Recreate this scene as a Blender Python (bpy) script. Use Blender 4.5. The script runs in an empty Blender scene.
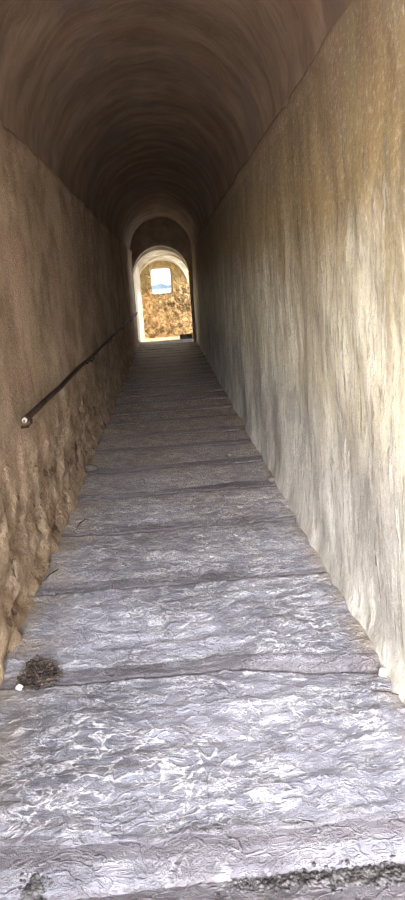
import bpy, bmesh, math, random
from mathutils import Vector, Matrix, noise as mn

random.seed(7)
scn = bpy.context.scene
COL = scn.collection
S = math.tan(math.radians(4.5))       # rise of the stair per metre
XL, XR = -0.86, 0.765                 # inner faces of the two long walls
CX, RV = (XL + XR) / 2, (XR - XL) / 2
SPRING = 2.52                         # springing of the vault above the stair line
Y_END = 18.7                          # far end of the stair tunnel
Y_VAULT = -1.7                        # mouth of the tunnel, behind the viewer
EYE = 1.555


# ------------------------------------------------------------------ helpers
def link(name, me, mat=None, parent=None):
    o = bpy.data.objects.new(name, me)
    COL.objects.link(o)
    if mat:
        me.materials.append(mat)
    if parent:
        o.parent = parent
    return o


def mesh_from(verts, faces, smooth=True):
    me = bpy.data.meshes.new('mesh')
    me.from_pydata([tuple(v) for v in verts], [], faces)
    me.validate()
    bm = bmesh.new()
    bm.from_mesh(me)
    bmesh.ops.recalc_face_normals(bm, faces=bm.faces)
    bm.to_mesh(me)
    bm.free()
    if smooth:
        for p in me.polygons:
            p.use_smooth = True
    return me


def solid_grid(front, back):
    """front/back: same-size 2D lists of points; returns a closed mesh."""
    n, m = len(front), len(front[0])
    vs = [p for r in front for p in r]
    off = len(vs)
    vs += [p for r in back for p in r]
    f = []
    idx = lambda i, j: i * m + j
    for i in range(n - 1):
        for j in range(m - 1):
            f.append((idx(i, j), idx(i + 1, j), idx(i + 1, j + 1), idx(i, j + 1)))
            f.append((off + idx(i, j), off + idx(i, j + 1), off + idx(i + 1, j + 1), off + idx(i + 1, j)))
    for i in range(n - 1):
        for j in (0, m - 1):
            f.append((idx(i, j), idx(i + 1, j), off + idx(i + 1, j), off + idx(i, j)))
    for j in range(m - 1):
        for i in (0, n - 1):
            f.append((idx(i, j), idx(i, j + 1), off + idx(i, j + 1), off + idx(i, j)))
    return mesh_from(vs, f)


def box_mesh(x0, x1, y0, y1, z0, z1, bevel=0.0, seg=2):
    bm = bmesh.new()
    bmesh.ops.create_cube(bm, size=1)
    for v in bm.verts:
        v.co = Vector(((x0 + x1) / 2 + v.co.x * (x1 - x0), (y0 + y1) / 2 + v.co.y * (y1 - y0), (z0 + z1) / 2 + v.co.z * (z1 - z0)))
    if bevel:
        bmesh.ops.bevel(bm, geom=list(bm.edges), offset=bevel, segments=seg, affect='EDGES', profile=0.6)
    me = bpy.data.meshes.new('mesh')
    bm.to_mesh(me)
    bm.free()
    return me


def fbm(x, y, z, o=4):
    return mn.fractal(Vector((x, y, z)), 0.9, 2.1, o)


def smooth(a, b, t):
    t = max(0.0, min(1.0, (t - a) / (b - a)))
    return t * t * (3 - 2 * t)


def tube(pts, r, seg=14, cap=True):
    bm = bmesh.new()
    rings = []
    for i, p in enumerate(pts):
        a = pts[max(0, i - 1)]
        b = pts[min(len(pts) - 1, i + 1)]
        d = (b - a).normalized()
        up = Vector((0, 0, 1)) if abs(d.z) < 0.9 else Vector((1, 0, 0))
        s = d.cross(up).normalized()
        u = s.cross(d)
        rr = r[i] if isinstance(r, (list, tuple)) else r
        rings.append([bm.verts.new(p + (s * math.cos(2 * math.pi * k / seg) + u * math.sin(2 * math.pi * k / seg)) * rr) for k in range(seg)])
    for q in range(len(rings) - 1):
        for k in range(seg):
            bm.faces.new((rings[q][k], rings[q][(k + 1) % seg], rings[q + 1][(k + 1) % seg], rings[q + 1][k]))
    if cap:
        bm.faces.new(rings[0][::-1])
        bm.faces.new(rings[-1])
    bmesh.ops.recalc_face_normals(bm, faces=bm.faces)
    me = bpy.data.meshes.new('mesh')
    bm.to_mesh(me)
    bm.free()
    for p in me.polygons:
        p.use_smooth = len(p.vertices) == 4
    return me


def struct(o, label, cat=None):
    o['kind'] = 'structure'
    o['label'] = label
    if cat:
        o['category'] = cat
    return o


def tag(o, label, cat, group=None, kind=None):
    o['label'] = label
    o['category'] = cat
    if group:
        o['group'] = group
    if kind:
        o['kind'] = kind
    return o


# ------------------------------------------------------------------ materials
class NT:
    def __init__(self, name, rough=0.9):
        self.m = bpy.data.materials.new(name)
        self.m.use_nodes = True
        self.t = self.m.node_tree
        self.t.nodes.clear()
        self.out = self.t.nodes.new('ShaderNodeOutputMaterial')
        self.b = self.t.nodes.new('ShaderNodeBsdfPrincipled')
        self.b.inputs['Roughness'].default_value = rough
        self.b.inputs['Specular IOR Level'].default_value = 0.25
        self.t.links.new(self.b.outputs[0], self.out.inputs[0])
        self.pos = self.t.nodes.new('ShaderNodeNewGeometry').outputs['Position']

    def put(self, sock, v):
        if isinstance(v, bpy.types.NodeSocket):
            self.t.links.new(v, sock)
        else:
            sock.default_value = v

    def vec(self, sx, sy, sz, src=None, off=(0, 0, 0)):
        n = self.t.nodes.new('ShaderNodeMapping')
        self.put(n.inputs['Vector'], src or self.pos)
        n.inputs['Scale'].default_value = (sx, sy, sz)
        n.inputs['Location'].default_value = off
        return n.outputs[0]

    def noise(self, v, scale=1.0, detail=4, rough=0.55, dist=0.0, color=False):
        n = self.t.nodes.new('ShaderNodeTexNoise')
        self.put(n.inputs['Vector'], v)
        n.inputs['Scale'].default_value = scale
        n.inputs['Detail'].default_value = detail
        n.inputs['Roughness'].default_value = rough
        n.inputs['Distortion'].default_value = dist
        return n.outputs[1 if color else 0]

    def voro(self, v, scale=1.0, feature='DISTANCE_TO_EDGE', out=0, rnd=1.0):
        n = self.t.nodes.new('ShaderNodeTexVoronoi')
        n.feature = feature
        self.put(n.inputs['Vector'], v)
        n.inputs['Scale'].default_value = scale
        n.inputs['Randomness'].default_value = rnd
        return n.outputs[out]

    def warp(self, v, amount, scale):
        c = self.noise(v, scale, 2, color=True)
        a = self.t.nodes.new('ShaderNodeVectorMath')
        a.operation = 'MULTIPLY_ADD'
        self.put(a.inputs[0], c)
        a.inputs[1].default_value = (amount,) * 3
        self.put(a.inputs[2], v)
        return a.outputs[0]

    def math(self, op, a, b=0.0, clamp=False):
        n = self.t.nodes.new('ShaderNodeMath')
        n.operation = op
        n.use_clamp = clamp
        self.put(n.inputs[0], a)
        self.put(n.inputs[1], b)
        return n.outputs[0]

    def rng(self, v, a, b, c=0.0, d=1.0):
        n = self.t.nodes.new('ShaderNodeMapRange')
        n.interpolation_type = 'SMOOTHSTEP'
        self.put(n.inputs[0], v)
        for i, x in enumerate((a, b, c, d)):
            n.inputs[i + 1].default_value = x
        return n.outputs[0]

    def mix(self, f, a, b, mode='MIX'):
        n = self.t.nodes.new('ShaderNodeMix')
        n.data_type = 'RGBA'
        n.blend_type = mode
        self.put(n.inputs[0], f)
        for i, v in ((6, a), (7, b)):
            self.put(n.inputs[i], v if isinstance(v, bpy.types.NodeSocket) else (*v, 1))
        return n.outputs[2]

    def sep(self):
        n = self.t.nodes.new('ShaderNodeSeparateXYZ')
        self.put(n.inputs[0], self.pos)
        return n.outputs

    def height(self):
        x, y, z = self.sep()
        return self.math('SUBTRACT', z, self.math('MULTIPLY', y, S))

    def bump(self, h, strength=0.5, dist=0.02, prev=None):
        n = self.t.nodes.new('ShaderNodeBump')
        n.inputs['Strength'].default_value = strength
        n.inputs['Distance'].default_value = dist
        self.put(n.inputs['Height'], h)
        if prev:
            self.put(n.inputs['Normal'], prev)
        return n.outputs[0]

    def done(self, color, normal=None, rough=None):
        self.put(self.b.inputs['Base Color'], color if isinstance(color, bpy.types.NodeSocket) else (*color, 1))
        if normal:
            self.put(self.b.inputs['Normal'], normal)
        if rough is not None:
            self.put(self.b.inputs['Roughness'], rough)
        return self.m


def mat_stair():
    k = NT('worn_stone', 0.62)
    big = k.noise(k.vec(1, 1, 1), 2.2, 5)
    c = k.mix(k.rng(big, 0.33, 0.67), (0.165, 0.168, 0.21), (0.30, 0.305, 0.375))
    # lime smears: curled strokes, longer across the tread
    w = k.warp(k.warp(k.vec(1, 1.25, 1.25), 0.30, 3.0), 0.10, 11)
    r1 = k.math('ABSOLUTE', k.math('SUBTRACT', k.noise(w, 7, 3, 0.55), 0.5))
    r2 = k.math('ABSOLUTE', k.math('SUBTRACT', k.noise(k.warp(k.vec(1, 2.0, 2.0, off=(5, 2, 0)), 0.16, 8), 20, 4, 0.65), 0.5))
    s1 = k.rng(r1, 0.005, 0.045, 1, 0)
    s2 = k.rng(r2, 0.0, 0.060, 1, 0)
    patch = k.rng(k.noise(k.vec(1, 1, 1), 3.2, 4), 0.40, 0.62)
    patch2 = k.rng(k.noise(k.vec(1, 1.4, 1, off=(9, 4, 0)), 9, 4), 0.42, 0.58)
    fine = k.noise(k.vec(1, 1, 1), 75, 3, 0.6)
    sm = k.math('MAXIMUM', k.math('MULTIPLY', s1, patch), k.math('MULTIPLY', s2, patch2))
    sm = k.math('MULTIPLY', sm, k.rng(fine, 0.28, 0.58))
    lime = k.rng(k.noise(k.warp(k.vec(1, 1, 1), 0.2, 6), 4.5, 6, 0.7), 0.56, 0.66)
    sm = k.math('MAXIMUM', sm, k.math('MULTIPLY', lime, 0.45))
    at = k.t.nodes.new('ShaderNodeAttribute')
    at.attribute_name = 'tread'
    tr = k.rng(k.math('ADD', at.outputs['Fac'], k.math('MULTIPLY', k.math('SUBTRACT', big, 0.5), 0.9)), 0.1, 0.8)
    c = k.mix(k.math('MULTIPLY', sm, 1.0), c, (0.64, 0.645, 0.72))
    pit = k.rng(k.noise(k.vec(7, 13, 13), 1.5, 6, 0.7), 0.56, 0.70)
    c = k.mix(k.math('MULTIPLY', pit, 0.55), c, (0.17, 0.155, 0.17))
    crack = k.rng(k.voro(k.warp(k.vec(1, 1, 1, off=(0.3, 0.2, 0)), 0.25, 4), 1.7), 0.0, 0.010, 1, 0)
    c = k.mix(k.math('MULTIPLY', crack, 0.6), c, (0.10, 0.09, 0.11))
    x, y, z = k.sep()
    bounce_tint = k.math('MULTIPLY', k.rng(y, 2.5, 8.5), k.rng(k.noise(k.vec(1, 1, 1), 1.7, 4), 0.25, 0.7, 0.55, 1.0))
    c = k.mix(k.math('MULTIPLY', bounce_tint, 0.85), c, (0.30, 0.22, 0.15))  # browner up the stair, warm bounce from the walls put into the colour
    edge = k.math('MAXIMUM', k.rng(x, XL + 0.36, XL + 0.03), k.rng(x, XR - 0.14, XR - 0.0))
    edge = k.math('MULTIPLY', edge, k.rng(k.noise(k.vec(5, 5, 5), 1, 4), 0.3, 0.6))
    c = k.mix(k.math('MULTIPLY', edge, 0.7), c, (0.33, 0.27, 0.20))
    rubbed = k.math('MULTIPLY', k.math('MULTIPLY', s2, patch2), k.rng(y, 2.5, 5.0))
    c = k.mix(k.math('MULTIPLY', rubbed, 0.75), c, (0.56, 0.49, 0.42))
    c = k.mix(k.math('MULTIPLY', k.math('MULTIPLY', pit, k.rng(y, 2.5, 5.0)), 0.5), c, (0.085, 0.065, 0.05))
    c = k.mix(k.math('MULTIPLY', k.rng(y, 8.0, 15.0), 0.6), c, (0.075, 0.062, 0.060))  # far steps darkened in the colour, standing in for fading daylight
    c = k.mix(k.math('MULTIPLY', k.rng(tr, 0, 1, 1, 0), k.rng(y, 2.0, 5.0, 0.80, 0.86)), c, (0.085, 0.074, 0.085))  # risers painted darker than treads, standing in for shade on them
    h = k.math('ADD', k.math('MULTIPLY', s1, 0.6), k.math('MULTIPLY', s2, 0.5))
    h = k.math('ADD', h, k.math('MULTIPLY', lime, 0.4))
    h = k.math('SUBTRACT', h, k.math('MULTIPLY', pit, 0.5))
    n1 = k.bump(h, 0.75, 0.010)
    n2 = k.bump(k.noise(k.vec(30, 45, 45), 1, 4, 0.65), 0.5, 0.006, n1)
    return k.done(c, n2, k.rng(fine, 0.3, 0.7, 0.38, 0.65))


def mat_wall_right():
    k = NT('streaked_lime_plaster', 0.92)
    h = k.height()
    v = k.warp(k.vec(1, 1, 1), 0.05, 6)
    streak = k.noise(k.vec(1, 4.2, 0.65, k.warp(v, 0.3, 2)), 1.4, 7, 0.68)
    fine = k.noise(k.vec(1, 15, 3.4, k.warp(v, 0.08, 9)), 1.3, 6, 0.7)
    blot = k.noise(k.vec(1, 1, 0.6), 2.3, 6, 0.66)
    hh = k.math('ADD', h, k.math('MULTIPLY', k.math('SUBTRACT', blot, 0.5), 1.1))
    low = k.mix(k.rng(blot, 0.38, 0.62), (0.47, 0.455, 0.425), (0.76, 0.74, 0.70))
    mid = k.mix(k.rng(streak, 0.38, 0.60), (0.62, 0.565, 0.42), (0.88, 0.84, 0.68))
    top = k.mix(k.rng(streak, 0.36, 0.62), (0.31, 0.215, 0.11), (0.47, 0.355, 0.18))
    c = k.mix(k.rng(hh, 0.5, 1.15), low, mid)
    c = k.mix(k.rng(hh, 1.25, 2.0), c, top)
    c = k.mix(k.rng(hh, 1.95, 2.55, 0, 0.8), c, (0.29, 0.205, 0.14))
    # greenish algae runs
    g = k.math('MULTIPLY', k.rng(k.noise(k.vec(1, 5, 0.35, off=(0, 3, 1)), 1.5, 5), 0.52, 0.7), k.rng(h, 0.6, 1.6))
    c = k.mix(k.math('MULTIPLY', g, 0.55), c, (0.33, 0.30, 0.15))
    # grey dirty runs, white flaking runs, dark slits
    c = k.mix(k.math('MULTIPLY', k.rng(fine, 0.52, 0.62), 0.6), c, (0.27, 0.245, 0.20))
    wr = k.math('MULTIPLY', k.rng(k.noise(k.vec(1, 13, 3.2, k.warp(v, 0.08, 7), (0, 7, 3)), 1.2, 6, 0.7), 0.53, 0.60), k.rng(streak, 0.42, 0.55))
    wr = k.math('MULTIPLY', wr, k.rng(hh, 2.0, 1.5))
    c = k.mix(k.math('MULTIPLY', wr, 0.75), c, (0.86, 0.83, 0.77))
    ds = k.rng(k.noise(k.vec(1, 34, 2.0, v, (0, 2, 9)), 1.0, 4, 0.65), 0.62, 0.68)
    c = k.mix(k.math('MULTIPLY', ds, 0.8), c, (0.10, 0.085, 0.06))
    grain = k.noise(k.vec(1, 1, 1), 38, 6, 0.75)
    n1 = k.bump(k.math('ADD', blot, k.math('MULTIPLY', fine, 0.15)), 0.4, 0.02)
    c = k.mix(k.rng(grain, 0.52, 0.68, 0, 0.35), c, (0.20, 0.175, 0.135))
    c = k.mix(k.rng(grain, 0.48, 0.34, 0, 0.30), c, (0.88, 0.85, 0.78))
    n2 = k.bump(k.math('ADD', wr, grain), 0.6, 0.010, n1)
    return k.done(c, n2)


def mat_wall_left():
    k = NT('crumbling_ochre_plaster', 0.95)
    h = k.height()
    blot = k.noise(k.vec(1, 1, 1), 1.8, 6, 0.6)
    c = k.mix(k.rng(blot, 0.36, 0.62), (0.31, 0.22, 0.145), (0.53, 0.40, 0.275))
    pink = k.rng(k.noise(k.vec(1, 1, 1, off=(0, 4, 2)), 1.3, 5), 0.52, 0.60)
    c = k.mix(k.math('MULTIPLY', pink, 0.55), c, (0.55, 0.37, 0.275))
    st = k.noise(k.vec(1, 7, 0.8), 1.2, 5)
    c = k.mix(k.rng(st, 0.55, 0.72, 0, 0.45), c, (0.20, 0.16, 0.11))
    # eroded foot: ochre mortar and rubble
    er = k.math('ADD', h, k.math('MULTIPLY', k.math('SUBTRACT', k.noise(k.vec(1, 1, 1), 2.6, 5), 0.5), 1.3))
    er = k.rng(er, 0.85, 0.45)
    w = k.warp(k.vec(1, 1, 1), 0.12, 8)
    cell = k.voro(w, 9.0, 'F1', 1)
    edge = k.voro(w, 9.0)
    rub = k.mix(k.rng(k.noise(w, 6, 4), 0.35, 0.65), (0.28, 0.195, 0.125), (0.50, 0.375, 0.265))
    
    hole = k.rng(k.noise(w, 7, 6, 0.7), 0.56, 0.62)
    rub = k.mix(k.math('MULTIPLY', hole, 0.85), rub, (0.11, 0.065, 0.04))
    c = k.mix(er, c, rub)
    spec = k.rng(k.noise(k.vec(1, 22, 14), 1, 4, 0.7), 0.66, 0.72)
    c = k.mix(k.math('MULTIPLY', spec, 0.6), c, (0.58, 0.48, 0.34))
    hsum = k.math('ADD', blot, k.math('MULTIPLY', er, k.math('MULTIPLY', k.noise(w, 11, 5, 0.65), 1.6)))
    grain = k.noise(k.vec(1, 1, 1), 34, 6, 0.75)
    c = k.mix(k.rng(grain, 0.53, 0.68, 0, 0.4), c, (0.15, 0.10, 0.065))
    n1 = k.bump(hsum, 0.5, 0.025)
    n2 = k.bump(grain, 0.8, 0.014, n1)
    return k.done(c, n2)


def mat_vault():
    k = NT('trowelled_vault_plaster', 0.9)
    v = k.warp(k.warp(k.vec(1, 1, 1), 0.55, 1.3), 0.12, 5)
    arc = k.noise(k.vec(0.8, 2.2, 0.8, v), 1.5, 7, 0.66)
    blot = k.noise(k.vec(1, 0.7, 1), 1.7, 5)
    c = k.mix(k.rng(arc, 0.35, 0.66), (0.235, 0.168, 0.125), (0.41, 0.30, 0.225))
    c = k.mix(k.rng(blot, 0.50, 0.66, 0, 0.5), c, (0.22, 0.185, 0.18))
    red = k.rng(k.noise(k.vec(1, 1, 1, off=(2, 0, 5)), 1.4, 4), 0.55, 0.66)
    c = k.mix(k.math('MULTIPLY', red, 0.4), c, (0.34, 0.19, 0.12))
    n1 = k.bump(arc, 0.5, 0.04)
    n2 = k.bump(k.noise(k.vec(6, 14, 6), 1, 5, 0.65), 0.3, 0.01, n1)
    return k.done(c, n2)


def mat_plaster(name, a, b, bump=0.3, scale=3.0):
    k = NT(name, 0.9)
    nz = k.noise(k.vec(1, 1, 1), scale, 5, 0.6)
    c = k.mix(k.rng(nz, 0.35, 0.65), a, b)
    return k.done(c, k.bump(k.noise(k.vec(1, 1, 1), scale * 6, 5, 0.65), bump, 0.015))


def mat_rubble():
    k = NT('ochre_rubble_masonry', 0.95)
    w = k.warp(k.vec(1, 1, 1), 0.16, 5)
    edge = k.voro(w, 5.5)
    cell = k.voro(w, 5.5, 'F1', 1)
    nz = k.noise(w, 7, 5, 0.65)
    c = k.mix(k.rng(nz, 0.35, 0.65), (0.36, 0.20, 0.08), (0.72, 0.50, 0.25))
    c = k.mix(k.rng(k.noise(w, 2.5, 2), 0.4, 0.6, 0, 0.5), c, (0.46, 0.28, 0.12))
    x, y, z = k.sep()
    up = k.rng(z, 3.0, 3.5)
    c = k.mix(k.math('MULTIPLY', up, 0.7), c, (0.64, 0.47, 0.20))
    hole = k.math('MULTIPLY', k.rng(k.noise(w, 8, 6, 0.72), 0.48, 0.60), k.rng(up, 0.0, 1.0, 1.0, 0.15))
    hole = k.math('MULTIPLY', hole, k.rng(k.noise(k.vec(1, 1, 1), 1.9, 3), 0.36, 0.58, 0.15, 1.0))
    c = k.mix(k.math('MULTIPLY', hole, 0.9), c, (0.10, 0.055, 0.02))
    joint = k.rng(edge, 0.0, 0.05, 1, 0)
    c = k.mix(k.math('MULTIPLY', joint, 0.5), c, (0.60, 0.48, 0.30))
    n = k.bump(k.math('SUBTRACT', k.math('ADD', k.rng(edge, 0, 0.12), nz), hole), 0.9, 0.05)
    return k.done(c, n)


def mat_plain(name, col, rough=0.8, metal=0.0, var=0.25, scale=20):
    k = NT(name, rough)
    k.b.inputs['Metallic'].default_value = metal
    nz = k.noise(k.vec(1, 1, 1), scale, 4, 0.6)
    lo = tuple(c * (1 - var) for c in col)
    hi = tuple(min(1, c * (1 + var)) for c in col)
    return k.done(k.mix(k.rng(nz, 0.35, 0.65), lo, hi), k.bump(nz, 0.4, 0.004))


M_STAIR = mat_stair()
M_WR = mat_wall_right()
M_WL = mat_wall_left()
M_VAULT = mat_vault()
M_CREAM = mat_plaster('cream_limewash', (0.58, 0.49, 0.36), (0.76, 0.68, 0.54))
M_ENDWALL = mat_plaster('shaded_arch_plaster', (0.13, 0.09, 0.065), (0.20, 0.145, 0.10))  # arch front kept dark in the colour, standing in for unlit plaster
M_RUBBLE = mat_rubble()
M_PAVE = mat_plaster('pale_paving', (0.50, 0.46, 0.40), (0.66, 0.61, 0.53), 0.4, 2.0)
M_IRON = mat_plain('rusty_dark_iron', (0.045, 0.03, 0.024), 0.55, 0.5, 0.5, 35)
M_CAP = mat_plain('pale_cap', (0.42, 0.36, 0.30), 0.7)
M_TWIG = mat_plain('dry_twig', (0.065, 0.047, 0.04), 0.9, 0, 0.6, 30)
M_GRIT = mat_plain('dark_grit', (0.07, 0.066, 0.07), 0.95, 0, 0.7, 45)
M_PEBBLE = mat_plain('pale_pebble', (0.66, 0.64, 0.62), 0.85, 0, 0.15)
M_CHIP = mat_plain('plaster_chip', (0.45, 0.43, 0.40), 0.9, 0, 0.2)
M_DARKSTONE = mat_plain('dark_stone', (0.10, 0.085, 0.075), 0.9, 0, 0.4, 12)
M_HILL = mat_plain('hazy_blue_hill', (0.020, 0.030, 0.038), 1.0, 0, 0.18, 0.02)  # blue distance haze put into the base colour
M_SLOPE = mat_plain('hazed_blue_slope', (0.054, 0.070, 0.080), 1.0, 0, 0.1, 0.02)  # thicker haze painted as a paler blue base colour

# ------------------------------------------------------------------ long walls and vault
def ys(y0, y1, first, grow):
    out, y, d = [], y0, first
    while y < y1 - d * 0.5:
        out.append(y)
        y += d
        d *= grow
    out.append(y1)
    return out


YW = [-1.7, -1.2, -0.8, -0.3, 0.1, 0.5, 0.9] + ys(1.25, Y_END, 0.035, 1.0075)
HW = [-0.25 + 0.035 * i for i in range(81)]
HW[-1] = SPRING + 0.02
HW = [h for h in HW if h < SPRING + 0.015] + [SPRING + 0.02]


def wall_right_pt(y, h):
    d = 0.022 * fbm(y * 0.8, h * 0.7, 3.1, 3) + 0.007 * fbm(y * 5, h * 3, 8.0, 3)
    foot = smooth(0.16, -0.02, h)
    d += foot * (0.022 + 0.014 * fbm(y * 9, h * 9, 1.0, 4))
    ridge = 0.012 * math.exp(-((h - SPRING + 0.03 + 0.02 * fbm(y * 2, 0, 5, 2)) / 0.025) ** 2)
    return Vector((XR - d - ridge, y, h + S * y))


def wall_left_pt(y, h):
    d = 0.03 * fbm(y * 0.9, h * 0.9, 13.1, 3) + 0.007 * fbm(y * 6, h * 6, 18.0, 3)
    er = smooth(1.05, 0.45, h + 0.55 * fbm(y * 1.3, h * 1.3, 40, 3)) * smooth(10.0, 6.5, y)
    pits = max(0.0, fbm(y * 7, h * 7, 22.0, 4) + 0.05)
    d += er * (0.02 - 0.085 * pits + 0.02 * fbm(y * 15, h * 15, 2, 3))
    foot = smooth(0.22, -0.02, h)
    d += foot * (0.045 + 0.045 * fbm(y * 3.5, h * 4, 31.0, 4))
    ridge = 0.014 * math.exp(-((h - SPRING + 0.03 + 0.02 * fbm(y * 2, 0, 15, 2)) / 0.03) ** 2)
    return Vector((XL + d + ridge, y, h + S * y))


front = [[wall_right_pt(y, h) for h in HW] for y in YW]
back = [[Vector((XR + 0.55, p.y, p.z)) for p in r] for r in front]
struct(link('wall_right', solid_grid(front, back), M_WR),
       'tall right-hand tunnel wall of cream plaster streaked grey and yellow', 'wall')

YWL = YW
front = [[wall_left_pt(y, h) for h in HW] for y in YWL]
back = [[Vector((XL - 0.55, p.y, p.z)) for p in r] for r in front]
struct(link('wall_left', solid_grid(front, back), M_WL),
       'left-hand tunnel wall of brown plaster crumbling to rubble at its foot', 'wall')

NA = 72
front, back = [], []
for y in [y for y in YW if y >= Y_VAULT - 0.01][::2] + [Y_END]:
    rf, rb = [], []
    for i in range(NA + 1):
        a = math.pi * i / NA
        d = 0.03 * fbm(a * 1.2, y * 0.9, 51.0, 3) + 0.008 * fbm(a * 3, y * 5, 57.0, 3)
        r = RV - d * math.sin(a) ** 0.5 + 0.012
        rf.append(Vector((CX + r * math.cos(a), y, S * y + SPRING + r * math.sin(a))))
        R2 = RV + 0.5
        rb.append(Vector((CX + R2 * math.cos(a), y, S * y + SPRING + R2 * math.sin(a))))
    front.append(rf)
    back.append(rb)
struct(link('ceiling', solid_grid(front, back), M_VAULT),
       'dark brown barrel vault with brushed plaster over the stairs', 'ceiling')

# ------------------------------------------------------------------ the steps
CONTACT = [1.565, 2.555, 3.415, 4.26, 5.03, 5.76, 6.49, 7.10, 7.85, 8.47, 9.16]
while CONTACT[-1] < Y_END - 0.75:
    CONTACT.append(CONTACT[-1] + 0.665 + 0.05 * math.sin(len(CONTACT) * 2.3))
CONTACT[-1] = Y_END - 0.30
N_ST = len(CONTACT)
GAP = 0.013                            # open joint at the foot of each riser


def foot_y(k, x):
    """Where riser k meets the tread in front of it."""
    if k >= N_ST:
        return Y_END + 0.0
    sd = k * 7.31
    y = CONTACT[k] + 0.020 * fbm(x * 1.7, sd, 0.3, 3) + 0.008 * fbm(x * 7, sd, 4.2, 3)
    if k == 1:
        y -= 0.11 * smooth(0.1, 0.75, x)
    return y


def step_mesh(k, y0, y1, z_foot, z_top):
    """One long tread with a low worn riser. Origin at the middle of its foot."""
    nx = 150 if y0 < 3 else 100 if y0 < 5 else (60 if y0 < 9 else 36)
    x0, x1 = XL - 0.02, XR + 0.02
    rise = z_top - z_foot
    L = y1 - y0
    nv_t = int(max(10, L / (0.012 if y0 < 3 else 0.018 if y0 < 5 else 0.03 if y0 < 9 else 0.06)))
    rows, wts = [], []
    zb = z_foot - 0.06
    for i in range(nx + 1):
        x = x0 + (x1 - x0) * i / nx
        sd = k * 7.31
        wear = max(0.0, min(1.0, 0.55 + 0.9 * fbm(x * 1.5, sd, 9.7, 3)))
        if k == 1:
            wear = wear * 0.5 + 0.5 * smooth(0.35, 0.0, x)
        run = 0.02 + 0.10 * wear                         # how far the riser leans back
        sag = 0.010 * math.cos((x - CX) / RV * 1.5)
        yf = foot_y(k, x)
        prof = [(yf + 0.004, zb, 0), (yf, z_foot - 0.012, 0)]
        H = (rise - 0.012) * (1.0 if k == 0 else 0.30 + 0.55 * smooth(-0.2, 0.45, x) if k == 1 else 0.50 + 0.2 * smooth(4, 7, y0) + 0.14 * fbm(x * 2, sd, 5, 2)) - sag
        if k == 0:                                       # ragged lip over a hollow riser
            lipy = 0.115 + 0.045 * fbm(x * 3, 3, 1, 4)
            hol = 0.02 + 0.014 * fbm(x * 5, 8, 2, 3)
            for (a, h_) in ((0.012, .10), (0.03, .25), (0.052, .40), (0.075, .54), (0.098, .66), (lipy + hol * 0.6, .72), (lipy + hol, .80), (lipy + hol * 0.5, .86), (lipy, .90), (lipy + 0.004, .96), (lipy + 0.022, 1.0)):
                prof.append((yf + a, z_foot + H * h_, 0.5 if 0.6 < h_ < 0.95 else 0.51))
        else:
            n_r = 8
            und = 0.012 * (1 - wear)
            for j in range(1, n_r + 1):
                t = j / n_r
                prof.append((yf + run * t ** 1.4 + und * (1 - t) * min(1, t * 4), z_foot + H * (1 - (1 - t) ** (1.1 + 0.7 * wear)), 0.5 if t < 0.4 else 0.52))
        yn, zn = prof[-1][0], prof[-1][1]
        ye = foot_y(k + 1, x) - GAP * (1.0 + 1.2 * smooth(4, 8, y0))
        for j in range(1, nv_t + 1):                     # tread
            t = j / nv_t
            yy = yn + (ye - yn) * t
            zz = zn + (z_top - zn) * (1 - (1 - t) ** (3 if k == 0 else 1.5))
            zz -= sag * 0.6 * math.sin(math.pi * min(1, t)) ** 0.5
            prof.append((yy, zz, 1.0))
        prof.append((ye, zb, 0))
        r = []
        for (yy, zz, a) in prof:
            g = 0
            if a:
                g = a * (0.009 * fbm(x * 3, yy * 5, sd, 3) + 0.0065 * fbm(x * 10, yy * 15, sd + 2, 3) + 0.004 * fbm(x * 28, yy * 40, sd + 5, 2))
            r.append(Vector((x, yy + (g * 0.9 if 0.4 < a < 0.6 else 0), zz + g)))
            wts.append(1.0 if a == 1.0 else 0.36 if a == 0.51 else (0.33 if k == 1 else 0.45 if y0 < 4.5 else 0.22) if a == 0.52 else 0.0)  # zero weight paints the lip's shadow into the hollow of the front riser
        rows.append(r)
    nv = len(rows[0])
    org = Vector((CX, y0, z_foot))
    vs = [p - org for r in rows for p in r]
    f = []
    for i in range(nx):
        for j in range(nv - 1):
            f.append((i * nv + j, (i + 1) * nv + j, (i + 1) * nv + j + 1, i * nv + j + 1))
        f.append((i * nv, i * nv + nv - 1, (i + 1) * nv + nv - 1, (i + 1) * nv))
    f.append(tuple(range(nv)))
    f.append(tuple(nx * nv + j for j in range(nv - 1, -1, -1)))
    me = mesh_from(vs, f)
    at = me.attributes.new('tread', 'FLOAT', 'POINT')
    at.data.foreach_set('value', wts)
    return me, org


ORD = ['lowest', 'second', 'third', 'fourth', 'fifth', 'sixth', 'seventh', 'eighth', 'ninth', 'tenth', 'eleventh', 'twelfth', 'thirteenth', 'fourteenth']
LAB = {
    0: 'broad pale step in the foreground with ragged whitish riser above dark grit',
    1: 'wide bluish grey step with a smooth purplish riser beside dry twig clump',
    2: 'wide grey scuffed step, third from the foreground, thin dark line at its foot',
}
for k in range(N_ST):
    y0 = CONTACT[k]
    y1 = CONTACT[k + 1] if k + 1 < N_ST else Y_END
    zt = S * y1
    me, org = step_mesh(k, y0, y1, S * y0, zt)
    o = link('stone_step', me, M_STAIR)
    o.location = org
    if k in LAB:
        lab = LAB[k]
    elif k < 12:
        lab = '%s worn %s stone step counted up from the foreground step' % (ORD[k], 'grey' if k < 6 else 'brownish grey')
    else:
        r = N_ST - 1 - k
        lab = ('topmost dark stone step, right under the bright archway' if r == 0 else
               '%s dark worn stone step counted down from the one under the archway' % ORD[r])
    tag(o, lab, 'step', 'worn stone steps of the tunnel stair')

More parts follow.
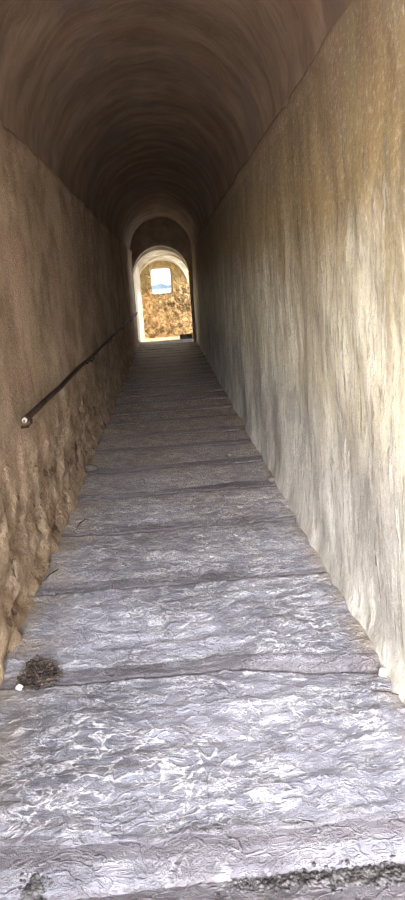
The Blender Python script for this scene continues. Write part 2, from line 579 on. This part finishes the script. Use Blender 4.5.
# entrance landing the camera stands on
front = []
xs = [XL - 0.03 + (XR - XL + 0.06) * i / 70 for i in range(71)]
yl = [-1.7 + 0.2 * i for i in range(13)] + [1.0 + 0.02 * i for i in range(32)]
front = [[Vector((x, y, S * CONTACT[0] - 0.004 + 0.008 * fbm(x * 4, y * 5, 77, 3) + 0.005 * fbm(x * 20, y * 24, 70, 3))) for x in xs] for y in yl]
back = [[Vector((p.x, p.y, -0.3)) for p in r] for r in front]
struct(link('floor', solid_grid(front, back), M_STAIR), 'rough grey stone landing at the foot of the stairs', 'floor')

bed = [[Vector((x, y, S * y - 0.15)) for x in (XL - 0.3, XR + 0.3)] for y in (1.5, Y_END)]
struct(link('floor_bed', solid_grid(bed, [[Vector((p.x, p.y, p.z - 0.4)) for p in r] for r in bed]), M_STAIR), 'rough bedding under the stone steps', 'floor')
struct(link('ground', box_mesh(-16, 14, -20, -1.65, -0.7, 0.02), M_PAVE), 'pale open ground outside the tunnel mouth', 'ground')

# ------------------------------------------------------------------ arch at the top and the vaulted bay
YA0, YA1 = Y_END, Y_END + 0.16
ZB = S * Y_END + 0.09                 # floor of the bay
OX0, OX1 = XL + 0.012, XR - 0.10       # arch opening
OC, OR = (OX0 + OX1) / 2, (OX1 - OX0) / 2
OZ = ZB + 2.53 - OR                         # its springing


def arch_wall(name, y0, y1, x0, x1, z0, z1, cx, r, zs, zb, mat, n=40):
    """A wall across the tunnel with a round-headed opening, one closed mesh."""
    inner = [(cx - r, zb)] + [(cx - r * math.cos(math.pi * i / n), zs + r * math.sin(math.pi * i / n)) for i in range(n + 1)] + [(cx + r, zb)]
    outer = []
    for (x, z) in inner:
        if z <= zs:
            outer.append((x0 if x < cx else x1, z))
        else:
            dx, dz = x - cx, z - zs
            s = min(((x1 - cx) / dx) if dx > 1e-6 else ((x0 - cx) / dx) if dx < -1e-6 else 1e9, (z1 - zs) / dz)
            outer.append((cx + dx * s, zs + dz * s))
    fr, bk = [], []
    for (a, b) in zip(inner, outer):
        fr.append([Vector((a[0] + (b[0] - a[0]) * t, y0 + 0.006 * fbm(a[0] * 5, a[1] * 5 + t, 3, 2), a[1] + (b[1] - a[1]) * t)) for t in (0, 0.3, 0.65, 1)])
        bk.append([Vector((a[0] + (b[0] - a[0]) * t, y1, a[1] + (b[1] - a[1]) * t)) for t in (0, 0.3, 0.65, 1)])
    return link(name, solid_grid(fr, bk), mat)


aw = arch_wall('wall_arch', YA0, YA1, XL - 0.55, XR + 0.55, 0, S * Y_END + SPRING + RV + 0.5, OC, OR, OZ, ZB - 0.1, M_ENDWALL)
aw.data.materials.append(M_CREAM)        # reveals and back lighter, bay light put into the colour
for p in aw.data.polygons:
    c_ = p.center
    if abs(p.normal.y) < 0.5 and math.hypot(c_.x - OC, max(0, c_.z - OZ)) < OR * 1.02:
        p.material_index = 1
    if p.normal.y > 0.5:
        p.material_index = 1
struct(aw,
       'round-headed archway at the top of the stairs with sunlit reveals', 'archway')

BX0, BX1 = XL - 0.03, XR - 0.05
YB0, YB1 = YA1, YA1 + 2.5
BC, BR = (BX0 + BX1) / 2, (BX1 - BX0) / 2
BS = ZB + 1.64                          # springing of the groin vault
YBC, BRY = (YB0 + YB1) / 2, (YB1 - YB0) / 2


def groin_z(x, y):
    a = math.sqrt(max(0, 1 - ((x - BC) / BR) ** 2))
    b = math.sqrt(max(0, 1 - ((y - YBC) / BRY) ** 2))
    return BS + BR * max(a, b)


n = 48
tx = [BC - BR * math.cos(math.pi * i / n) for i in range(n + 1)]
ty = [YBC - BRY * math.cos(math.pi * i / n) for i in range(n + 1)]
front = [[Vector((x, y, groin_z(x, y))) for y in ty] for x in tx]
back = [[Vector((x, y, BS + BR + 0.4)) for y in ty] for x in tx]
me = solid_grid(front, back)
for p in me.polygons:
    p.use_smooth = False
struct(link('ceiling_bay', me, M_CREAM), 'cream groin vault with crossing ribs beyond the archway', 'ceiling')

for sg in (1, -1):
    pts = []
    for i in range(41):
        t = -1 + 2 * i / 40
        x_, y_ = BC + BR * 0.995 * math.sin(t * math.pi / 2), YBC + BRY * 0.995 * math.sin(t * math.pi / 2) * sg
        pts.append(Vector((x_, y_, BS + BR * math.sqrt(max(0, 1 - (0.995 * math.sin(t * math.pi / 2)) ** 2)) + 0.004)))
    struct(link('trim_1' if sg == 1 else 'trim_2', tube(pts, 0.03, 8), M_CREAM),
           'pale groin rib rising from the %s corner of the vaulted bay' % ('near left' if sg == 1 else 'near right'), 'rib')
struct(link('floor_bay', box_mesh(BX0 - 0.4, BX1 + 3.5, YB0 - 0.02, YB1 + 0.3, ZB - 0.4, ZB, 0), M_PAVE),
       'pale paved floor beyond the archway', 'floor')
me = box_mesh(BX0 - 0.45, BX0, YB0, YB1 + 0.4, ZB - 0.3, BS + BR + 0.4, 0)
for v in me.vertices:
    if v.co.x > BX0 - 0.1 and v.co.y > YB1:
        v.co.x += 0.15
struct(link('wall_bay', me, M_CREAM),
       'pale plastered side wall left of the vaulted bay', 'wall')

struct(link('trim_3', box_mesh(BX0 - 0.1, 0.40, YB1 - 0.32, YB1 + 0.1, ZB - 0.1, ZB + 0.10, 0.015), M_CREAM),  # added for a bright strip of lit floor; bay floor lies edge-on
       'added low pale ledge for the lit floor strip below the sunlit rubble wall', 'ledge')

# far wall with the window opening
WX0, WX1, WZ0, WZ1 = -0.425, 0.185, ZB + 1.46, ZB + 2.24
nx, nz = 90, 110
FX0, FX1, FZ0, FZ1 = BX0 - 0.4, BX1 + 0.5, ZB - 0.3, BS + BR + 0.4


def rect_ring(cx, cz, hx, hz, r, n):
    """rounded rectangle sampled by angle"""
    pts = []
    for i in range(n):
        a = 2 * math.pi * i / n
        c, s = math.cos(a), math.sin(a)
        p = 1 / ((abs(c / hx)) ** 9 + (abs(s / hz)) ** 9) ** (1 / 9)
        pts.append((cx + c * p, cz + s * p))
    return pts


def rect_out(cx, cz, n):
    pts = []
    for i in range(n):
        a = 2 * math.pi * i / n
        c, s = math.cos(a), math.sin(a)
        t = min(((FX1 - cx) / c) if c > 1e-9 else ((FX0 - cx) / c) if c < -1e-9 else 1e9,
                ((FZ1 - cz) / s) if s > 1e-9 else ((FZ0 - cz) / s) if s < -1e-9 else 1e9)
        pts.append((cx + c * t, cz + s * t))
    return pts


NR = 160
wcx, wcz = (WX0 + WX1) / 2, (WZ0 + WZ1) / 2
hx, hz = (WX1 - WX0) / 2, (WZ1 - WZ0) / 2
inn = rect_ring(wcx, wcz, hx + 0.05, hz + 0.02, 0, NR)
thr = rect_ring(wcx, wcz, hx, hz, 0, NR)
outp = rect_out(wcx, wcz, NR)
vs, f = [], []
K = 36
for i in range(NR):
    vs.append(Vector((outp[i][0], YB1 + 0.45, outp[i][1])))
    vs.append(Vector((thr[i][0], YB1 + 0.45, thr[i][1])))
    vs.append(Vector((thr[i][0], YB1 + 0.16, thr[i][1])))
    for j in range(K + 1):
        t = (j / K) ** 1.3
        x = inn[i][0] + (outp[i][0] - inn[i][0]) * t
        z = inn[i][1] + (outp[i][1] - inn[i][1]) * t
        low = smooth(ZB + 1.75, ZB + 1.45, z)
        d = 0.012 * fbm(x * 4, z * 4, 3, 3) + low * (0.035 * fbm(x * 5, z * 6, 90, 4) - 0.05 * max(0, fbm(x * 9, z * 9, 95, 3)))
        vs.append(Vector((x, YB1 - d * (0.3 if j == 0 else 1), z)))
W = K + 4
for i in range(NR):
    i2 = (i + 1) % NR
    for j in range(W - 1):
        f.append((i * W + j, i2 * W + j, i2 * W + j + 1, i * W + j + 1))
    f.append((i * W + W - 1, i2 * W + W - 1, i2 * W, i * W))
struct(link('wall_far', mesh_from(vs, f), M_RUBBLE), 'sunlit ochre rubble wall with a window opening at the far end', 'wall')

# ------------------------------------------------------------------ the hill seen through the window
def ridge(name, dist, x0, x1, base, prof, depth, mat, label):
    n = 120
    fr, bk = [], []
    for i in range(n + 1):
        x = x0 + (x1 - x0) * i / n
        top = prof(x)
        fr.append([Vector((x, dist - depth * (1 - t), base + (top - base) * t ** 0.8)) for t in (0, .25, .5, .75, 1)])
        bk.append([Vector((x, dist + depth * (1 - t) + 1, base + (top - base) * t ** 0.8)) for t in (0, .25, .5, .75, 1)])
    o = link(name, solid_grid(fr, bk), mat)
    return struct(o, label, 'hill')


ridge('hill', 600, -160, 140, -60,
      lambda x: 48.3 + 2.6 * math.exp(-((x + 4) / 5) ** 2) + 2.0 * math.exp(-((x + 12) / 3) ** 2) + 1.6 * math.exp(-((x - 5) / 2.5) ** 2) + 0.9 * fbm(x * 0.25, 0, 1, 4),
      150, M_HILL, 'hazy blue hill with a bumpy crest seen through the far window')
ridge('hill_slope', 420, -120, 110, -60,
      lambda x: 33.0 + 0.5 * fbm(x * 0.05, 3, 1, 3), 130, M_SLOPE, 'paler lower slope with blue haze in its colour, below the hazy hill')

# ------------------------------------------------------------------ handrail
RAIL_X = XL + 0.075
RAIL_H = 0.92
ry0, ry1 = 3.51, 17.9


rail = bpy.data.objects.new('handrail', None)
COL.objects.link(rail)
rail.location = (RAIL_X, ry0, S * ry0 + RAIL_H)
tag(rail, 'long dark rusty iron handrail fixed along the left wall', 'handrail')
P = lambda y: Vector((0, y - ry0, S * (y - ry0)))
link('rail', tube([P(ry0 + (ry1 - ry0) * i / 24) + Vector((0.004 * math.sin(i * 1.3), 0, 0.004 * math.sin(i * 2.1))) for i in range(25)], 0.0175), M_IRON, rail)
cap = link('end_cap', tube([P(ry0 - 0.014), P(ry0 - 0.011), P(ry0 + 0.004)], [0.009, 0.0145, 0.0145], 16), M_CAP, rail)
cap['label'] = 'pale round cap on the lower end'
hole = link('bolt', tube([P(ry0 - 0.019), P(ry0 - 0.013)], 0.006, 10), M_IRON, cap)
hole['label'] = 'dark bolt in the cap'
for y in (3.66, 6.94, 9.3, 12.2, 15.1, 17.4):
    q = P(y)
    arm = tube([q + Vector((0, 0, -0.018)), q + Vector((0, 0, -0.045)), q + Vector((-0.018, 0, -0.062)), q + Vector((-0.085, 0, -0.066))], 0.008, 8)
    b = link('bracket', arm, M_IRON, rail)
    link('wall_plate', tube([q + Vector((-0.088, 0, -0.066)), q + Vector((-0.06, 0, -0.066))], 0.026, 14), M_IRON, b)

# ------------------------------------------------------------------ stone block at the top right
def lump(rx, ry, rz, seed, sub=3, rough=0.25):
    bm = bmesh.new()
    bmesh.ops.create_icosphere(bm, subdivisions=sub, radius=1)
    for v in bm.verts:
        d = 1 + rough * fbm(v.co.x * 1.4 + seed, v.co.y * 1.4, v.co.z * 1.4, 3)
        v.co = Vector((v.co.x * rx * d, v.co.y * ry * d, (v.co.z * rz * d)))
    zmin = min(v.co.z for v in bm.verts)
    for v in bm.verts:
        v.co.z = max(v.co.z - zmin - 0.15 * rz, 0.0)
    me = bpy.data.meshes.new('mesh')
    bm.to_mesh(me)
    bm.free()
    for p in me.polygons:
        p.use_smooth = True
    return me


bm = bmesh.new()
bmesh.ops.create_cube(bm, size=1)
bmesh.ops.subdivide_edges(bm, edges=list(bm.edges), cuts=6, use_grid_fill=True)
for v in bm.verts:
    v.co = Vector((v.co.x * 0.35, v.co.y * 0.34, (v.co.z + 0.5) * 0.135))
    g = 0.012 * fbm(v.co.x * 9, v.co.y * 9, v.co.z * 9, 3)
    v.co += Vector((g, g * 0.7, g * 0.6 if v.co.z > 0.02 else 0))
me = bpy.data.meshes.new('mesh')
bm.to_mesh(me)
bm.free()
o = link('stone_block', me, M_DARKSTONE)
o.location = (OX1 - 0.185, Y_END + 0.24, ZB)
tag(o, 'low dark stone block at the right foot of the archway', 'stone block')


# ------------------------------------------------------------------ litter on the steps
def tread_z(x, y):
    dg = bpy.context.evaluated_depsgraph_get()
    h = scn.ray_cast(dg, Vector((x, y, S * y + 0.6)), Vector((0, 0, -1)), distance=1.2)
    return h[1].z if h[0] else S * y


bpy.context.view_layer.update()


def twig_mesh(pts, r0, r1):
    n = len(pts)
    return tube(pts, [r0 + (r1 - r0) * i / (n - 1) for i in range(n)], 6)


# clump of dry twigs and leaves against the second step
cx_, cy_ = -0.64, 2.60
cz_ = tread_z(cx_, cy_) - 0.005
rnd = random.Random(3)
bm = bmesh.new()


def bm_add(me):
    bm.from_mesh(me)
    bpy.data.meshes.remove(me)


for q in range(260):
    a = rnd.uniform(0, 2 * math.pi)
    rr = math.sqrt(rnd.random())
    px, py = 0.078 * rr * math.cos(a), 0.075 * rr * math.sin(a)
    hh = 0.095 * (1 - rr * rr) * rnd.random() + 0.004
    L = rnd.uniform(0.025, 0.07)
    th, el = rnd.uniform(0, 2 * math.pi), rnd.uniform(-0.35, 0.45)
    d = Vector((math.cos(th) * math.cos(el), math.sin(th) * math.cos(el), math.sin(el)))
    b = Vector((rnd.uniform(-1, 1), rnd.uniform(-1, 1), rnd.uniform(0, 1))) * L * 0.15
    c = Vector((px, py, hh))
    pts = [c - d * L / 2, c + b, c + d * L / 2]
    for p in pts:
        p.z = max(p.z, 0.003)
    bm_add(twig_mesh(pts, rnd.uniform(0.0018, 0.0045), 0.0012))
for q in range(70):
    a = rnd.uniform(0, 2 * math.pi)
    rr = math.sqrt(rnd.random())
    c = Vector((0.085 * rr * math.cos(a), 0.075 * rr * math.sin(a), 0.085 * (1 - rr * rr) * rnd.random() + 0.006))
    me = lump(rnd.uniform(0.006, 0.016), rnd.uniform(0.005, 0.012), rnd.uniform(0.003, 0.008), q, 1, 0.5)
    me.transform(Matrix.Translation(c) @ Matrix.Rotation(rnd.uniform(0, 6), 4, 'Z'))
    bm_add(me)
me = bpy.data.meshes.new('mesh')
bm.to_mesh(me)
bm.free()
o = link('twig_litter', me, M_TWIG)
o.location = (cx_, cy_, cz_)
tag(o, 'dark tangled clump of dry twigs and leaves on a step by the left wall', 'twigs', kind='stuff')

# dark grit on the landing
def grit(name, spots, label, seed):
    r = random.Random(seed)
    b = bmesh.new()
    for (gx, gy, sx, sy, cnt) in spots:
        for q in range(cnt):
            x, y = r.gauss(gx, sx), r.gauss(gy, sy)
            if not (XL + 0.03 < x < XR - 0.03):
                continue
            s = r.uniform(0.0025, 0.0075)
            m = lump(s * r.uniform(0.8, 1.8), s, s * 0.6, q, 1, 0.6)
            m.transform(Matrix.Translation((x, y, tread_z(x, y) - 0.001)) @ Matrix.Rotation(r.uniform(0, 6), 4, 'Z'))
            b.from_mesh(m)
            bpy.data.meshes.remove(m)
    m = bpy.data.meshes.new('mesh')
    b.to_mesh(m)
    b.free()
    g = link(name, m, M_GRIT)
    return tag(g, label, 'grit', kind='stuff')


grit('dark_grit', [(0.30, 1.545, 0.10, 0.012, 500), (0.45, 1.53, 0.07, 0.014, 300)], 'dark crumbly grit under the foreground step on the right', 5)
grit('dark_grit', [(-0.475, 1.575, 0.016, 0.022, 260)], 'dark crumbly grit at the foreground step on the left', 6)


def place(name, me, mat, x, y, label, cat, rz=0, group=None, dz=0):
    o = link(name, me, mat)
    o.location = (x, y, tread_z(x, y) + dz)
    o.rotation_euler = (0, 0, rz)
    return tag(o, label, cat, group)


place('pebble', lump(0.014, 0.011, 0.012, 4), M_PEBBLE, -0.71, 2.535, 'small white pebble at the front of the dark twig clump', 'pebble')
place('twig', twig_mesh([Vector((-0.01, -0.13, 0.006)), Vector((0.0, -0.05, 0.012)), Vector((0.03, 0.03, 0.02)), Vector((0.075, 0.03, 0.006))], 0.004, 0.003), M_TWIG,
      -0.70, 4.45, 'bent dry twig lying on a step near the left wall', 'twig')
place('twig', twig_mesh([Vector((-0.02, -0.09, 0.006)), Vector((0.0, 0.0, 0.012)), Vector((0.03, 0.09, 0.006))], 0.004, 0.003), M_TWIG,
      -0.765, 3.60, 'straight dry twig at the foot of the crumbling left wall', 'twig')
place('twig', twig_mesh([Vector((-0.07, 0.03, 0.006)), Vector((0.0, 0.0, 0.008)), Vector((0.06, -0.05, 0.006))], 0.003, 0.002), M_TWIG,
      0.72, 2.28, 'thin dry twig on the second step beside the right wall', 'twig')
place('pebble', lump(0.03, 0.022, 0.02, 9), M_DARKSTONE, 0.455, 5.93, 'dark stone chip near the middle of the mid-flight steps', 'pebble')
place('pebble', lump(0.035, 0.025, 0.022, 12), M_DARKSTONE, 0.71, 5.07, 'dark stone chip at the right end of a step by the wall', 'pebble')
place('pebble', lump(0.06, 0.035, 0.03, 15), M_DARKSTONE, -0.78, 5.80, 'larger dark stone chip at a step end by the left wall', 'pebble')
place('pebble', lump(0.018, 0.016, 0.016, 19), M_CHIP, 0.735, 2.40, 'pale lump of fallen plaster at the foot of the right wall', 'pebble')

# ------------------------------------------------------------------ light
SKY_GLOW, GLOW_COS, SKY_PEAK, SKY_BASE = (-0.43, -0.87, 0.24), 0.66, 52.0, 1.8   # glow added to the sky behind the viewer's left, lighting the tunnel
w = bpy.data.worlds.new('sky')
scn.world = w
w.use_nodes = True
bg = w.node_tree.nodes['Background']
wt = w.node_tree
tc = wt.nodes.new('ShaderNodeTexCoord')
dot = wt.nodes.new('ShaderNodeVectorMath')
dot.operation = 'DOT_PRODUCT'
wt.links.new(tc.outputs['Generated'], dot.inputs[0])
dot.inputs[1].default_value = Vector(SKY_GLOW).normalized()
ramp = wt.nodes.new('ShaderNodeMapRange')
ramp.interpolation_type = 'SMOOTHSTEP'
wt.links.new(dot.outputs['Value'], ramp.inputs[0])
for i_, v_ in enumerate((GLOW_COS, 1.0, 0.0, 1.0)):
    ramp.inputs[i_ + 1].default_value = v_
st_ = wt.nodes.new('ShaderNodeMath')
st_.operation = 'MULTIPLY_ADD'
wt.links.new(ramp.outputs[0], st_.inputs[0])
st_.inputs[1].default_value = SKY_PEAK
st_.inputs[2].default_value = SKY_BASE
wt.links.new(st_.outputs[0], bg.inputs[1])
mc = wt.nodes.new('ShaderNodeMix')
mc.data_type = 'RGBA'
wt.links.new(ramp.outputs[0], mc.inputs[0])
mc.inputs[6].default_value = (0.74, 0.85, 1.0, 1)
mc.inputs[7].default_value = (1.0, 0.975, 0.94, 1)
wt.links.new(mc.outputs[2], bg.inputs[0])

sun = bpy.data.lights.new('sun', 'SUN')
sun.energy = 3.3
sun.color = (1.0, 0.87, 0.66)
sun.angle = 0.01
so = bpy.data.objects.new('sun', sun)
COL.objects.link(so)
so.rotation_euler = Vector((-0.80, 0.42, -0.50)).to_track_quat('-Z', 'Y').to_euler()


def portal(loc, direction, sx, sy):
    l = bpy.data.lights.new('daylight_opening', 'AREA')
    l.shape = 'RECTANGLE'
    l.size, l.size_y = sx, sy
    l.cycles.is_portal = True
    o = bpy.data.objects.new('daylight_opening', l)
    COL.objects.link(o)
    o.location = loc
    o.rotation_euler = Vector(direction).to_track_quat('-Z', 'Y').to_euler()


# ------------------------------------------------------------------ camera
cam = bpy.data.cameras.new('camera')
cam.sensor_fit = 'VERTICAL'
cam.sensor_height = 36.0
cam.lens = 36.0 * 667 / 900
cam.clip_start = 0.02
cam.clip_end = 3000
co = bpy.data.objects.new('camera', cam)
COL.objects.link(co)
co.location = (0, 0, EYE)
pitch, yaw, roll = math.radians(9.5), math.radians(2.15), math.radians(4.0)
R = Matrix.Rotation(-yaw, 3, 'Z') @ Matrix.Rotation(math.pi / 2 - pitch, 3, 'X') @ Matrix.Rotation(-roll, 3, 'Z')
co.rotation_euler = R.to_euler()
scn.camera = co

vs_ = scn.view_settings
scn.display_settings.display_device = 'sRGB'
vs_.view_transform = 'Standard'
vs_.look = 'None'
vs_.gamma = 1.0
vs_.use_curve_mapping = False
vs_.exposure = 0.78
scn.cycles.max_bounces = 12
scn.cycles.diffuse_bounces = 10
scn.cycles.use_denoising = True
scn.cycles.denoising_prefilter = 'NONE'
